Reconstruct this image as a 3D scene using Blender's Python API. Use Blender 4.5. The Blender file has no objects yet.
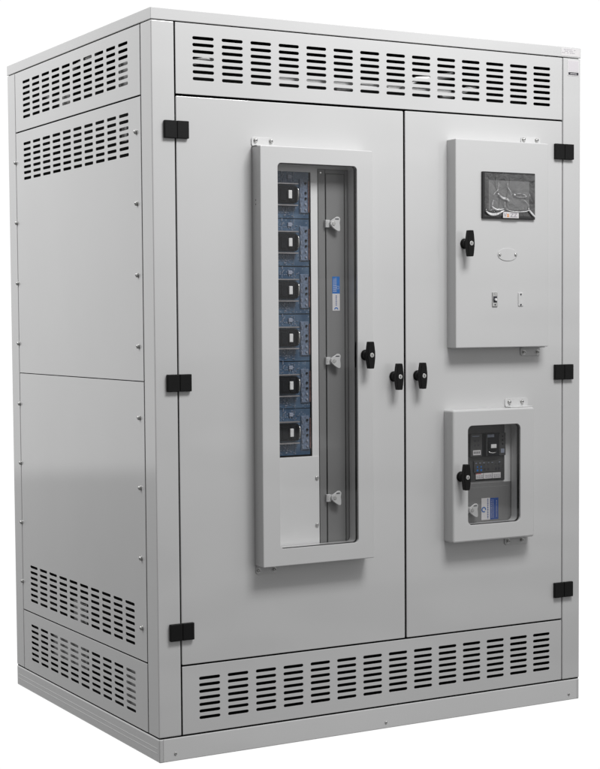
import bpy, bmesh, math, random
from mathutils import Vector, Matrix

random.seed(7)
C = bpy.context.scene.collection
PI = math.pi

# ------------------------------------------------------------------ sizes (metres)
W, D, H = 1.505, 1.156, 2.100          # width (x), depth (y), height (z)
HC, HP = 0.0335, 0.070                 # roof cap and plinth heights
PW, PS = 0.0716, 0.0735                # corner post width on the front and on the side
ZT, ZB, XS = 1.8668, 0.2683, 0.8296    # door top, door bottom, split between doors
Z1, Z2, Z3 = 1.8687, 1.0706, 0.2712    # seams of the side panels


# ------------------------------------------------------------------ materials
def new_mat(name):
    m = bpy.data.materials.new(name)
    m.use_nodes = True
    nt = m.node_tree
    b = nt.nodes['Principled BSDF']
    return m, nt, b


def paint(name, col, rough=0.40, coat=0.9, coat_rough=0.045, var=0.022, bump=0.10):
    """powder coat: fine orange peel, faint tonal wear, soft gloss"""
    m, nt, b = new_mat(name)
    N = nt.nodes
    tc = N.new('ShaderNodeTexCoord')
    n1 = N.new('ShaderNodeTexNoise'); n1.inputs['Scale'].default_value = 2.3; n1.inputs['Detail'].default_value = 4
    n2 = N.new('ShaderNodeTexNoise'); n2.inputs['Scale'].default_value = 420; n2.inputs['Detail'].default_value = 2
    n3 = N.new('ShaderNodeTexNoise'); n3.inputs['Scale'].default_value = 1.1; n3.inputs['Detail'].default_value = 1
    for n in (n1, n2, n3):
        nt.links.new(tc.outputs['Object'], n.inputs['Vector'])
    mr = N.new('ShaderNodeMapRange')
    mr.inputs['From Min'].default_value = 0.3; mr.inputs['From Max'].default_value = 0.7
    mr.inputs['To Min'].default_value = 1 - var; mr.inputs['To Max'].default_value = 1 + var
    nt.links.new(n1.outputs['Fac'], mr.inputs['Value'])
    vm = N.new('ShaderNodeVectorMath'); vm.operation = 'SCALE'
    vm.inputs[0].default_value = col[:3]
    nt.links.new(mr.outputs['Result'], vm.inputs['Scale'])
    nt.links.new(vm.outputs['Vector'], b.inputs['Base Color'])
    b.inputs['Roughness'].default_value = rough
    b.inputs['Coat Weight'].default_value = coat
    b.inputs['Coat Roughness'].default_value = coat_rough
    bp = N.new('ShaderNodeBump'); bp.inputs['Strength'].default_value = bump; bp.inputs['Distance'].default_value = 0.0004
    nt.links.new(n2.outputs['Fac'], bp.inputs['Height'])
    bp2 = N.new('ShaderNodeBump'); bp2.inputs['Strength'].default_value = 0.25; bp2.inputs['Distance'].default_value = 0.010
    nt.links.new(n3.outputs['Fac'], bp2.inputs['Height'])
    nt.links.new(bp.outputs['Normal'], bp2.inputs['Normal'])
    nt.links.new(bp2.outputs['Normal'], b.inputs['Normal'])
    return m


def plain(name, col, rough=0.5, metal=0.0, var=0.12, scale=60, bump=0.0, spec=0.5):
    m, nt, b = new_mat(name)
    N = nt.nodes
    tc = N.new('ShaderNodeTexCoord')
    n1 = N.new('ShaderNodeTexNoise'); n1.inputs['Scale'].default_value = scale; n1.inputs['Detail'].default_value = 5
    nt.links.new(tc.outputs['Object'], n1.inputs['Vector'])
    mr = N.new('ShaderNodeMapRange')
    mr.inputs['From Min'].default_value = 0.3; mr.inputs['From Max'].default_value = 0.7
    mr.inputs['To Min'].default_value = 1 - var; mr.inputs['To Max'].default_value = 1 + var
    nt.links.new(n1.outputs['Fac'], mr.inputs['Value'])
    vm = N.new('ShaderNodeVectorMath'); vm.operation = 'SCALE'
    vm.inputs[0].default_value = col[:3]
    nt.links.new(mr.outputs['Result'], vm.inputs['Scale'])
    nt.links.new(vm.outputs['Vector'], b.inputs['Base Color'])
    mr2 = N.new('ShaderNodeMapRange')
    mr2.inputs['To Min'].default_value = max(0.02, rough - 0.06); mr2.inputs['To Max'].default_value = min(1, rough + 0.06)
    nt.links.new(n1.outputs['Fac'], mr2.inputs['Value'])
    nt.links.new(mr2.outputs['Result'], b.inputs['Roughness'])
    b.inputs['Metallic'].default_value = metal
    b.inputs['Specular IOR Level'].default_value = spec
    if bump:
        bp = N.new('ShaderNodeBump'); bp.inputs['Strength'].default_value = bump; bp.inputs['Distance'].default_value = 0.0006
        nt.links.new(n1.outputs['Fac'], bp.inputs['Height'])
        nt.links.new(bp.outputs['Normal'], b.inputs['Normal'])
    return m


def glass_mat(name, tint, refl=1.0, wrinkle=0.0, rough=0.0, ior=1.45):
    """clear sheet: lets light straight through its back faces, mirrors a little on the front ones"""
    m = bpy.data.materials.new(name); m.use_nodes = True
    nt = m.node_tree; N = nt.nodes; N.clear()
    out = N.new('ShaderNodeOutputMaterial')
    tr = N.new('ShaderNodeBsdfTransparent'); tr.inputs['Color'].default_value = (*tint, 1)
    gl = N.new('ShaderNodeBsdfGlossy'); gl.inputs['Roughness'].default_value = rough
    fr = N.new('ShaderNodeFresnel'); fr.inputs['IOR'].default_value = ior
    geo = N.new('ShaderNodeNewGeometry')
    inv = N.new('ShaderNodeMath'); inv.operation = 'SUBTRACT'; inv.inputs[0].default_value = 1
    mul = N.new('ShaderNodeMath'); mul.operation = 'MULTIPLY'
    mul2 = N.new('ShaderNodeMath'); mul2.operation = 'MULTIPLY'; mul2.use_clamp = True; mul2.inputs[1].default_value = refl
    mix = N.new('ShaderNodeMixShader')
    nt.links.new(geo.outputs['Backfacing'], inv.inputs[1])
    nt.links.new(inv.outputs[0], mul.inputs[0]); nt.links.new(fr.outputs[0], mul.inputs[1])
    nt.links.new(mul.outputs[0], mul2.inputs[0])
    nt.links.new(mul2.outputs[0], mix.inputs[0])
    nt.links.new(tr.outputs[0], mix.inputs[1]); nt.links.new(gl.outputs[0], mix.inputs[2])
    nt.links.new(mix.outputs[0], out.inputs['Surface'])
    if wrinkle:
        tc = N.new('ShaderNodeTexCoord')
        n1 = N.new('ShaderNodeTexNoise'); n1.inputs['Scale'].default_value = 22; n1.inputs['Detail'].default_value = 2
        n1.inputs['Distortion'].default_value = 1.5
        nt.links.new(tc.outputs['Object'], n1.inputs['Vector'])
        bp = N.new('ShaderNodeBump'); bp.inputs['Strength'].default_value = wrinkle; bp.inputs['Distance'].default_value = 0.01
        nt.links.new(n1.outputs['Fac'], bp.inputs['Height'])
        for n in (gl, fr):
            nt.links.new(bp.outputs['Normal'], n.inputs['Normal'])
    return m


def board_mat(name):
    """blue circuit board: fine traces and small parts printed over a blue grey lacquer"""
    m, nt, b = new_mat(name)
    N = nt.nodes
    tc = N.new('ShaderNodeTexCoord')
    vo = N.new('ShaderNodeTexVoronoi'); vo.inputs['Scale'].default_value = 150; vo.distance = 'CHEBYCHEV'
    vo2 = N.new('ShaderNodeTexVoronoi'); vo2.inputs['Scale'].default_value = 420; vo2.distance = 'MANHATTAN'
    nz = N.new('ShaderNodeTexNoise'); nz.inputs['Scale'].default_value = 26; nz.inputs['Detail'].default_value = 3
    oi = N.new('ShaderNodeObjectInfo')
    vs = N.new('ShaderNodeVectorMath'); vs.operation = 'ADD'
    nt.links.new(tc.outputs['Object'], vs.inputs[0]); nt.links.new(oi.outputs['Location'], vs.inputs[1])
    for n in (vo, vo2, nz):
        nt.links.new(vs.outputs['Vector'], n.inputs['Vector'])
    ramp = N.new('ShaderNodeValToRGB')
    ramp.color_ramp.elements[0].position = 0.35; ramp.color_ramp.elements[0].color = (0.018, 0.058, 0.120, 1)
    ramp.color_ramp.elements[1].position = 0.70; ramp.color_ramp.elements[1].color = (0.070, 0.125, 0.200, 1)
    nt.links.new(nz.outputs['Fac'], ramp.inputs['Fac'])
    sep = N.new('ShaderNodeSeparateColor'); nt.links.new(vo.outputs['Color'], sep.inputs[0])
    g1 = N.new('ShaderNodeMath'); g1.operation = 'GREATER_THAN'; g1.inputs[1].default_value = 0.72
    nt.links.new(sep.outputs[0], g1.inputs[0])
    l1 = N.new('ShaderNodeMath'); l1.operation = 'LESS_THAN'; l1.inputs[1].default_value = 0.30
    nt.links.new(vo.outputs['Distance'], l1.inputs[0])
    mm = N.new('ShaderNodeMath'); mm.operation = 'MULTIPLY'
    nt.links.new(g1.outputs[0], mm.inputs[0]); nt.links.new(l1.outputs[0], mm.inputs[1])
    m2 = N.new('ShaderNodeMath'); m2.operation = 'MULTIPLY'; m2.inputs[1].default_value = 0.55
    nt.links.new(mm.outputs[0], m2.inputs[0])
    mx = N.new('ShaderNodeMix'); mx.data_type = 'RGBA'
    nt.links.new(m2.outputs[0], mx.inputs['Factor']); nt.links.new(ramp.outputs['Color'], mx.inputs['A'])
    mx.inputs['B'].default_value = (0.20, 0.23, 0.29, 1)
    mr = N.new('ShaderNodeMapRange'); mr.inputs['From Min'].default_value = 0.05; mr.inputs['From Max'].default_value = 0.20
    mr.inputs['To Min'].default_value = 0.30; mr.inputs['To Max'].default_value = 0.0
    nt.links.new(vo2.outputs['Distance'], mr.inputs['Value'])
    mx2 = N.new('ShaderNodeMix'); mx2.data_type = 'RGBA'
    nt.links.new(mr.outputs['Result'], mx2.inputs['Factor']); nt.links.new(mx.outputs['Result'], mx2.inputs['A'])
    mx2.inputs['B'].default_value = (0.20, 0.26, 0.37, 1)
    nt.links.new(mx2.outputs['Result'], b.inputs['Base Color'])
    b.inputs['Roughness'].default_value = 0.35
    return m


GREY = paint('light_grey_powder_coat', (0.60, 0.60, 0.60))
TRAY = paint('pale_inner_sheet_metal', (0.79, 0.79, 0.79), coat=0.1, rough=0.5)
PLGREY = paint('plinth_cover_grey', (0.70, 0.70, 0.70))  # lighter base grey than the cabinet, used on the front cover
SLOTGREY = plain('slot_gleam_grey', (0.45, 0.45, 0.45), 0.5, metal=0.3)
DOORGREY = paint('dark_grey_inner_door_paint', (0.205, 0.205, 0.205), coat=0.1, rough=0.45)
BLACK = plain('black_plastic', (0.006, 0.006, 0.006), 0.5, var=0.2, scale=300, bump=0.15, spec=0.22)
SEAL = plain('black_rubber', (0.005, 0.005, 0.005), 0.9, spec=0.1)
DARK = plain('interior_shade', (0.015, 0.015, 0.015), 0.85)  # near-black stands in for the shade inside the cabinet
ZINC = plain('zinc_plated_steel', (0.62, 0.62, 0.61), 0.28, metal=0.9, var=0.15, scale=90)
WHITEM = plain('white_enamelled_steel', (0.63, 0.63, 0.63), 0.3, var=0.03)
STEEL = plain('bright_steel', (0.75, 0.75, 0.74), 0.2, metal=1.0, var=0.1, scale=40)
BOARD = board_mat('blue_circuit_board')
CARD = plain('pale_blue_terminal_card', (0.120, 0.158, 0.230), 0.4, var=0.40, scale=180)
CHIP = plain('pale_component', (0.27, 0.30, 0.38), 0.5, var=0.3, scale=400)
BREAKER = plain('dark_moulded_breaker', (0.005, 0.006, 0.009), 0.5, var=0.3, scale=120, spec=0.12)
TOGGLE = plain('white_plastic', (0.78, 0.78, 0.78), 0.35, var=0.05)
COPPER = plain('red_copper_bar', (0.16, 0.085, 0.08), 0.4, metal=0.3, var=0.5, scale=120)
LABELW = plain('white_label_stock', (0.69, 0.675, 0.68), 0.5, var=0.03, scale=200)
LABELB = plain('blue_label_print', (0.005, 0.155, 0.52), 0.4, var=0.05)
LABELN = plain('navy_label_print', (0.02, 0.07, 0.28), 0.4, var=0.05)
INK = plain('dark_ink', (0.03, 0.03, 0.04), 0.5)
LILAC = plain('pale_lilac_print', (0.64, 0.615, 0.64), 0.5, var=0.12, scale=900)
INKP = plain('pale_ink', (0.36, 0.34, 0.38), 0.5)
ORANGE = plain('orange_ink', (0.80, 0.30, 0.05), 0.5)
RED = plain('red_ink', (0.60, 0.04, 0.05), 0.5)
SCREEN = plain('dark_display_glass', (0.010, 0.010, 0.011), 0.2, var=0.05)
DISPLAY = plain('grey_display_area', (0.120, 0.120, 0.121), 0.3, var=0.08, scale=20)
DGREY = plain('dark_grey_plastic', (0.055, 0.055, 0.056), 0.45, var=0.12, scale=80)
GLASS = glass_mat('clear_glazing', (0.96, 0.96, 0.96), 1.15)
SMOKE = glass_mat('smoked_glazing', (0.94, 0.94, 0.94), 1.6)
FILM = glass_mat('crinkled_clear_film', (0.95, 0.95, 0.95), 2.4, wrinkle=0.25, rough=0.12, ior=1.5)
CABLE = plain('white_cable_sheath', (0.80, 0.80, 0.80), 0.4, var=0.1)


# ------------------------------------------------------------------ mesh builder
class MB:
    """collects shapes in one bmesh; build() links them as ONE mesh object"""
    def __init__(self):
        self.bm = bmesh.new(); self.mats = []; self.mi = 0

    def mat(self, m):
        if m not in self.mats:
            self.mats.append(m)
        self.mi = self.mats.index(m)
        return self

    def _mark(self, faces):
        for f in faces:
            f.material_index = self.mi

    def box(self, x0, x1, y0, y1, z0, z1, bev=0.0, seg=2):
        bm = self.bm
        vs = [bm.verts.new((x, y, z)) for x in (x0, x1) for y in (y0, y1) for z in (z0, z1)]
        q = [(0, 1, 3, 2), (4, 6, 7, 5), (0, 4, 5, 1), (2, 3, 7, 6), (0, 2, 6, 4), (1, 5, 7, 3)]
        fs = [bm.faces.new([vs[i] for i in f]) for f in q]
        self._mark(fs)
        if bev:
            es = list({e for f in fs for e in f.edges})
            r = bmesh.ops.bevel(bm, geom=es, offset=bev, segments=seg, affect='EDGES', profile=0.5)
            self._mark(r['faces'])
        return self

    def cyl(self, c, axis, r, l, seg=20, r2=None, bev=0.0):
        """cylinder / cone from point c along axis for length l"""
        bm = self.bm
        a = Vector(axis).normalized()
        u = a.orthogonal().normalized(); v = a.cross(u)
        r2 = r if r2 is None else r2
        prof = [(0, r)]
        if bev:
            prof += [(l - bev, r2), (l - bev * 0.3, r2 - bev * 0.3), (l, r2 - bev)]
        else:
            prof += [(l, r2)]
        rings = []
        c = Vector(c)
        for t, rr in prof:
            rings.append([bm.verts.new(c + a * t + (u * math.cos(2 * PI * k / seg) + v * math.sin(2 * PI * k / seg)) * rr)
                          for k in range(seg)])
        fs = []
        for A, B in zip(rings, rings[1:]):
            for k in range(seg):
                f = bm.faces.new((A[k], A[(k + 1) % seg], B[(k + 1) % seg], B[k]))
                f.smooth = True
                fs.append(f)
        fs.append(bm.faces.new(rings[0][::-1])); fs.append(bm.faces.new(rings[-1]))
        self._mark(fs)
        return self

    def tube(self, pts, r, seg=10):
        bm = self.bm
        pts = [Vector(p) for p in pts]
        rings = []
        u = None
        for i, p in enumerate(pts):
            d = (pts[min(i + 1, len(pts) - 1)] - pts[max(i - 1, 0)]).normalized()
            if u is None:
                u = d.orthogonal().normalized()
            u = (u - d * u.dot(d)).normalized()
            v = d.cross(u)
            rings.append([bm.verts.new(p + (u * math.cos(2 * PI * k / seg) + v * math.sin(2 * PI * k / seg)) * r) for k in range(seg)])
        fs = []
        for A, B in zip(rings, rings[1:]):
            for k in range(seg):
                f = bm.faces.new((A[k], A[(k + 1) % seg], B[(k + 1) % seg], B[k])); f.smooth = True
                fs.append(f)
        fs.append(bm.faces.new(rings[0][::-1])); fs.append(bm.faces.new(rings[-1]))
        self._mark(fs)
        return self

    def prism(self, pts, y0, y1, bev=0.0):
        """outline in x-z extruded from y0 (front) to y1 (back), with a chamfer round the front"""
        bm = self.bm
        n = len(pts)
        cx = sum(p[0] for p in pts) / n; cz = sum(p[1] for p in pts) / n
        rings = []
        prof = [(y0, bev), (y0 + bev, 0.0), (y1, 0.0)] if bev else [(y0, 0.0), (y1, 0.0)]
        for y, ins in prof:
            ring = []
            for (x, z) in pts:
                d = math.hypot(x - cx, z - cz) or 1
                k = 1 - ins / d
                ring.append(bm.verts.new((cx + (x - cx) * k, y, cz + (z - cz) * k)))
            rings.append(ring)
        fs = []
        for A, B in zip(rings, rings[1:]):
            for k in range(n):
                fs.append(bm.faces.new((A[k], A[(k + 1) % n], B[(k + 1) % n], B[k])))
        fs.append(bm.faces.new(rings[0])); fs.append(bm.faces.new(rings[-1][::-1]))
        self._mark(fs)
        return self

    def sheet(self, rect, t, r=0.0015, cr=0.0, holes=(), hr=0.0, face='F', at=0.0):
        """sheet metal plate with real cut-outs. rect=(u0,u1,v0,v1); face F: u=x, v=z, depth +y; S: u=y, v=z, depth +x.
        r: rounding of the outer edge, cr: corner radius, hr: rounding of the hole edge"""
        bm = self.bm
        if face == 'F':
            P = lambda u, v, d: (u, at + d, v)
        else:
            P = lambda u, v, d: (at + d, u, v)
        u0, u1, v0, v1 = rect
        start = set(bm.faces)
        steps = [(r, 0.0), (r * 0.29, r * 0.29), (0.0, r), (0.0, t)] if r else [(0.0, 0.0), (0.0, t)]
        outs = []
        for ins, d in steps:
            lp = rrect(u0 + ins, u1 - ins, v0 + ins, v1 - ins, max(cr - ins, 0.0), 5 if cr else 0)
            outs.append([bm.verts.new(P(u, v, d)) for u, v in lp])
        for A, B in zip(outs, outs[1:]):
            n = len(A)
            for k in range(n):
                bm.faces.new((A[k], A[(k + 1) % n], B[(k + 1) % n], B[k]))
        fe = loop_edges(bm, outs[0]); be = loop_edges(bm, outs[-1])
        for h in holes:
            rings = []
            hs = [(hr, 0.0), (hr * 0.29, hr * 0.29), (0.0, hr), (0.0, t)] if hr else [(0.0, 0.0), (0.0, t)]
            n = len(h)
            cu = sum(p[0] for p in h) / n; cv = sum(p[1] for p in h) / n
            for grow, d in hs:
                ring = []
                for (u, v) in h:
                    su = 1 if u > cu else -1
                    sv = 1 if v > cv else -1
                    ring.append(bm.verts.new(P(u + su * grow, v + sv * grow, d)))
                rings.append(ring)
            for A, B in zip(rings, rings[1:]):
                for k in range(n):
                    bm.faces.new((A[k], B[k], B[(k + 1) % n], A[(k + 1) % n]))
            fe += loop_edges(bm, rings[0]); be += loop_edges(bm, rings[-1])
        bmesh.ops.triangle_fill(bm, use_beauty=True, use_dissolve=False, edges=fe)
        bmesh.ops.triangle_fill(bm, use_beauty=True, use_dissolve=False, edges=be)
        self._mark([f for f in bm.faces if f not in start])
        return self

    def build(self, name, parent=None, mat=None, label=None, loc=None):
        bm = self.bm
        bmesh.ops.recalc_face_normals(bm, faces=bm.faces[:])
        me = bpy.data.meshes.new(name)
        bm.to_mesh(me); bm.free()
        if mat is not None:
            me.materials.append(mat)
        else:
            for m in self.mats:
                me.materials.append(m)
        o = bpy.data.objects.new(name, me)
        C.objects.link(o)
        if parent is not None:
            o.parent = parent
        if loc is not None:
            o.location = loc
        if label:
            o['label'] = label
        return o


def loop_edges(bm, vs):
    es = []
    n = len(vs)
    for k in range(n):
        e = bm.edges.get((vs[k], vs[(k + 1) % n]))
        if e is None:
            e = bm.edges.new((vs[k], vs[(k + 1) % n]))
        es.append(e)
    return es


def rrect(u0, u1, v0, v1, r, seg=5):
    if not seg or r <= 0:
        if seg:
            r = 1e-5
        else:
            return [(u0, v0), (u1, v0), (u1, v1), (u0, v1)]
    pts = []
    for cu, cv, a in ((u1 - r, v0 + r, -PI / 2), (u1 - r, v1 - r, 0), (u0 + r, v1 - r, PI / 2), (u0 + r, v0 + r, PI)):
        for k in range(seg + 1):
            t = a + PI / 2 * k / seg
            pts.append((cu + r * math.cos(t), cv + r * math.sin(t)))
    return pts


def slot(u, v, l, h, seg=5):
    """stadium shaped louvre slot whose left end is at u and whose axis is at v"""
    r = h / 2
    pts = []
    for cu, a in ((u + l - r, -PI / 2), (u + r, PI / 2)):
        for k in range(seg + 1):
            t = a + PI * k / seg
            pts.append((cu + r * math.cos(t), v + r * math.sin(t)))
    return pts


def grid_slots(u0, pitch, n, v0, vp, m, l, h):
    return [slot(u0 + i * pitch, v0 - j * vp, l, h) for i in range(n) for j in range(m)]


def dup(o, parent, loc):
    c = o.copy(); C.objects.link(c); c.parent = parent; c.location = loc
    for ch in o.children:
        d = ch.copy(); C.objects.link(d); d.parent = c
    return c


# ------------------------------------------------------------------ the cabinet
cab = bpy.data.objects.new('electrical_cabinet', None)
C.objects.link(cab)
cab.location = (0, 0, 0)
cab['label'] = 'tall light grey two-door steel electrical cabinet with louvred vents and glazed window boxes'
cab['category'] = 'electrical cabinet'

BT = H - HC            # underside of the roof cap
BB = HP                # top of the plinth
G = 0.0020             # half a seam

# plinth
m = MB()
m.box(0.0, W, 0.0, D, 0.0, BB - 0.003, 0.0035, 3)
plinth = m.build('plinth', cab, GREY)
MB().box(0.0118, W - 0.0118, -0.0012, 0.02, 0.0012, BB - 0.0035, 0.0018).build('front_cover', plinth, PLGREY)
rb = MB()
for z in (0.0235, 0.0375):
    rb.box(-0.0005, 0.012, 0.012, D - 0.012, z, z + 0.0028, 0.0006, 1)
rb.build('side_rib', plinth, GREY)
MB().box(0.0025, W - 0.0025, 0.0025, D - 0.0025, BB - 0.006, BB + 0.004).build('base_gasket', cab, SEAL)

# roof cap
cap = MB().box(-0.0008, W + 0.0008, -0.0008, D + 0.0008, BT + 0.0012, H, 0.0016, 2).build('roof_cap', cab, GREY)
MB().box(0.005, W - 0.005, 0.005, D - 0.005, BT - 0.003, BT + 0.004).build('roof_gasket', cab, SEAL)

# four corner posts
for (x0, x1, y0, y1) in ((0, PW - G, 0, PS - G), (W - PW + G, W, 0, PS - G), (0, PW - G, D - PS + G, D), (W - PW + G, W, D - PS + G, D)):
    MB().box(x0, x1, y0, y1, BB + 0.0008, BT - 0.0008, 0.0028, 3).build('corner_post', cab, GREY)

# black strips added behind the frame seams so the gaps read dark
fr = MB()
for x in (PW - 0.004, W - PW - 0.014):
    for (z0, z1) in ((ZT + 0.004, BT - 0.004), (BB + 0.005, ZB - 0.004)):
        fr.box(x, x + 0.018, 0.0055, 0.03, z0, z1)
fr.box(PW, W - PW, 0.016, 0.045, ZT - 0.010, ZT + 0.012)
fr.box(PW, W - PW, 0.010, 0.045, ZB - 0.012, ZB + 0.010)
fr.box(XS - 0.010, XS + 0.010, 0.018, 0.045, ZB + 0.01, ZT - 0.01)
for x in (PW - 0.008, W - PW - 0.012):
    fr.box(x, x + 0.020, 0.0095, 0.045, ZB + 0.01, ZT - 0.01)
fr.build('seam_backing', cab, SEAL)
sr = MB()  # black strips added behind the side seams to keep them dark
for y in (PS - 0.004, D - PS - 0.012):
    sr.box(0.0075, 0.03, y, y + 0.016, BB + 0.005, BT - 0.005)
for z in (Z1, Z2, Z3):
    sr.box(0.0065, 0.03, PS + 0.013, D - PS - 0.013, z - 0.010, z + 0.010)
sr.build('side_seam_backing', cab, SEAL)

# ---- louvred panels on the front
SL, SH = 0.0668, 0.0090
MB().sheet((PW + G, W - PW - G, ZT + 0.0022, BT - 0.0018), 0.0015, 0.0010, 0.0015,
           grid_slots(0.1262, (1.3160 - 0.1262) / 13, 14, 2.0256, 0.01872, 7, SL, SH), 0.0004).build('vent_panel', cab, GREY)
MB().sheet((PW + G, W - PW - G, BB + 0.0018, ZB - 0.0022), 0.0015, 0.0010, 0.0015,
           grid_slots(0.1262, (1.3165 - 0.1262) / 13, 14, 0.2268, 0.0188, 7, SL, SH), 0.0004).build('vent_panel', cab, GREY)

# ---- side panels, left and (mirrored) right
SU0, SUP, SSL = 0.1584, 0.08725, 0.0662
screw = None


def make_screw():
    s = MB()
    s.mat(ZINC)
    s.cyl((0, 0, 0), (-1, 0, 0), 0.0078, 0.0016, 20)
    s.cyl((-0.0012, 0, 0), (-1, 0, 0), 0.0064, 0.0060, 20, r2=0.0060, bev=0.0026)
    s.mat(INK)
    s.box(-0.0076, -0.0071, -0.0026, 0.0026, -0.0006, 0.0006)
    s.box(-0.0077, -0.0070, -0.0006, 0.0006, -0.0026, 0.0026)
    return s


def side(xface, sgn):
    """panels of one side; sgn -1: faces -x"""
    def put(rect, rows, name):
        holes = []
        for v0 in rows:
            holes += grid_slots(SU0, SUP, 10, v0, 0.01885, 7, SSL, SH)
        b = MB()
        b.sheet(rect, 0.0015, 0.0010, 0.0015, holes, 0.0004, 'S', 0.0)
        o = b.build(name, cab, GREY)
        if sgn > 0:
            o.scale = (-1, 1, 1); o.location = (xface, 0, 0)
        return o
    y0, y1 = PS + G, D - PS - G
    put((y0, y1, Z1 + G, BT - 0.0018), (2.0268,), 'side_vent_panel')
    a = put((y0, y1, Z2 + 0.0011, Z1 - G), (1.8258,), 'side_panel')
    b = put((y0, y1, Z3 + G, Z2 - 0.0011), (0.4258,), 'side_panel')
    put((y0, y1, BB + 0.0018, Z3 - G), (0.2274,), 'side_vent_panel')
    return a, b


pa, pb = side(0.0, -1)
side(W, 1)
scr0 = None
for (par, zs) in ((pa, (1.7702, 1.5705, 1.3697, 1.1690)), (pb, (0.9670, 0.7676, 0.5666, 0.3665))):
    for y in (0.1062, 1.0828):
        for z in zs:
            if scr0 is None:
                scr0 = make_screw().build('screw', par, None, loc=(0, y, z))
            else:
                dup(scr0, par, (0, y, z))
# plinth screws
ps0 = MB()
ps0.mat(ZINC).cyl((0, 0, 0), (0, -1, 0), 0.0042, 0.0022, 16, bev=0.0009)
ps0.mat(INK).box(-0.0024, 0.0024, -0.0024, -0.0021, -0.0005, 0.0005)
ps0 = ps0.build('screw', plinth, None, loc=(0.0495, -0.0012, 0.0220))
dup(ps0, plinth, (0.7551, -0.0012, 0.0190)); dup(ps0, plinth, (1.4612, -0.0012, 0.0200))

# back panel and floor tray
MB().box(PW + G, W - PW - G, D - 0.003, D - 0.0005, BB + 0.002, BT - 0.002).build('back_panel', cab, GREY)
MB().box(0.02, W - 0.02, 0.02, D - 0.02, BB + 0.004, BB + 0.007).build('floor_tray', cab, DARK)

# ---- what shows dimly behind the louvres
MB().box(0.13, W - 0.13, 0.13, D - 0.13, 0.09, 2.02, 0.01).build('dark_core_block', cab, DARK)  # plain dark block added so the louvres look into darkness
MB().box(0.40, 1.02, 0.024, 0.030, 1.9300, 1.9460, 0.002).build('busbar', cab, CABLE)
for pts in ([(0.09, 0.05, 1.955), (0.14, 0.045, 1.962), (0.18, 0.05, 1.972), (0.215, 0.07, 1.978)],
            [(0.83, 0.045, 1.93), (0.88, 0.04, 1.962), (0.94, 0.04, 1.972), (1.02, 0.05, 1.985)],
            [(0.98, 0.05, 1.915), (1.04, 0.045, 1.93), (1.075, 0.05, 1.945), (1.12, 0.07, 1.95)],
            [(0.60, 0.045, 1.915), (0.68, 0.045, 1.928), (0.78, 0.045, 1.926)]):
    MB().tube([(p[0], p[1] - 0.030, p[2]) for p in pts], 0.0085).build('cable', cab, CABLE)
for (y0_, y1_, z0_, z1_) in ((0.14, 0.245, 1.90, 1.985), (0.63, 0.72, 1.90, 1.945), (0.20, 0.235, 1.755, 1.80), (0.55, 0.84, 0.155, 0.235),
                             (0.15, 0.26, 0.12, 0.235), (0.55, 0.66, 0.300, 0.365)):
    MB().box(0.012, 0.016, y0_, y1_, z0_, z1_, 0.001).build('slot_gleam_plate', cab, SLOTGREY)  # plates added to give the grey of light seen through some slots
MB().tube([(0.012, 0.42, 2.035), (0.011, 0.50, 2.028), (0.014, 0.58, 2.022), (0.04, 0.66, 2.02)], 0.006).build('cable', cab, CABLE)
MB().tube([(0.012, 0.72, 1.94), (0.011, 0.80, 1.955), (0.014, 0.88, 1.972), (0.04, 0.94, 1.978)], 0.005).build('cable', cab, CABLE)
MB().box(W - 0.016, W - 0.012, PS + 0.01, D - PS - 0.01, BB + 0.01, BT - 0.005).build('light_baffle', cab, DARK)  # unseen dark plate added to stop light coming through the right vents

# ---- doors
WIN = (0.3663, 0.6308, 0.5838, 1.6863)       # big window opening
LOW = (1.0280, 1.2290, 0.6060, 0.9125)       # small window opening


def door(x0, x1, hole, name, lab, gt):
    holes = []
    if hole:
        holes = [rrect(hole[0] - 0.006, hole[1] + 0.006, hole[2] - 0.006, hole[3] + 0.006, 0.012, 5)]
    return MB().sheet((x0, x1, ZB + 0.0024, ZT - gt), 0.004, 0.0016, 0.0035, holes, 0.0).build(name, cab, GREY, label=lab)


doorL = door(PW + G, XS - 0.0035, WIN, 'door', 'wide left door with a tall glazed window box', 0.0040)
doorR = door(XS + 0.0032, W - PW - G, LOW, 'door', 'narrow right door with a control box and a small glazed box', 0.0026)


def make_hinge():
    h = MB()
    h.box(-0.0370, -0.0012, -0.0105, 0.0, -0.0242, 0.0242, 0.0015, 2)
    h.box(0.0012, 0.0370, -0.0105, 0.0, -0.0242, 0.0242, 0.0015, 2)
    h.box(-0.0022, 0.0022, -0.0085, 0.0, -0.0232, 0.0232)
    return h


h0 = make_hinge().build('hinge', doorL, BLACK, loc=(PW, 0, 1.7695))
for z in (1.0675, 0.3665):
    dup(h0, doorL, (PW, 0, z))
for z in (1.7685, 1.0682, 0.3655):
    dup(h0, doorR, (W - PW + 0.001, 0, z))


def make_handle():
    h = MB()
    h.mat(BLACK)
    h.cyl((0, 0, 0), (0, -1, 0), 0.0160, 0.0050, 28, r2=0.0150)
    h.cyl((0, -0.004, 0), (0, -1, 0), 0.0145, 0.0185, 28, r2=0.0120)
    # wing: widest at the lock, narrower towards both ends
    out = []
    for t, w in ((-0.0395, 0.0062), (-0.0385, 0.0078), (-0.026, 0.0100), (-0.010, 0.0122), (0.0, 0.0126), (0.010, 0.0122),
                 (0.026, 0.0100), (0.0385, 0.0078), (0.0395, 0.0062)):
        out.append((w, t))
    out = out + [(-w, t) for (w, t) in reversed(out)]
    h.prism(out, -0.0370, -0.0210, 0.0016)
    h.mat(ZINC)
    h.cyl((0, -0.0368, 0), (0, -1, 0), 0.0068, 0.0012, 20, bev=0.0004)
    h.mat(INK)
    h.box(-0.0010, 0.0010, -0.0384, -0.0378, -0.0036, 0.0036)
    return h


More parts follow.
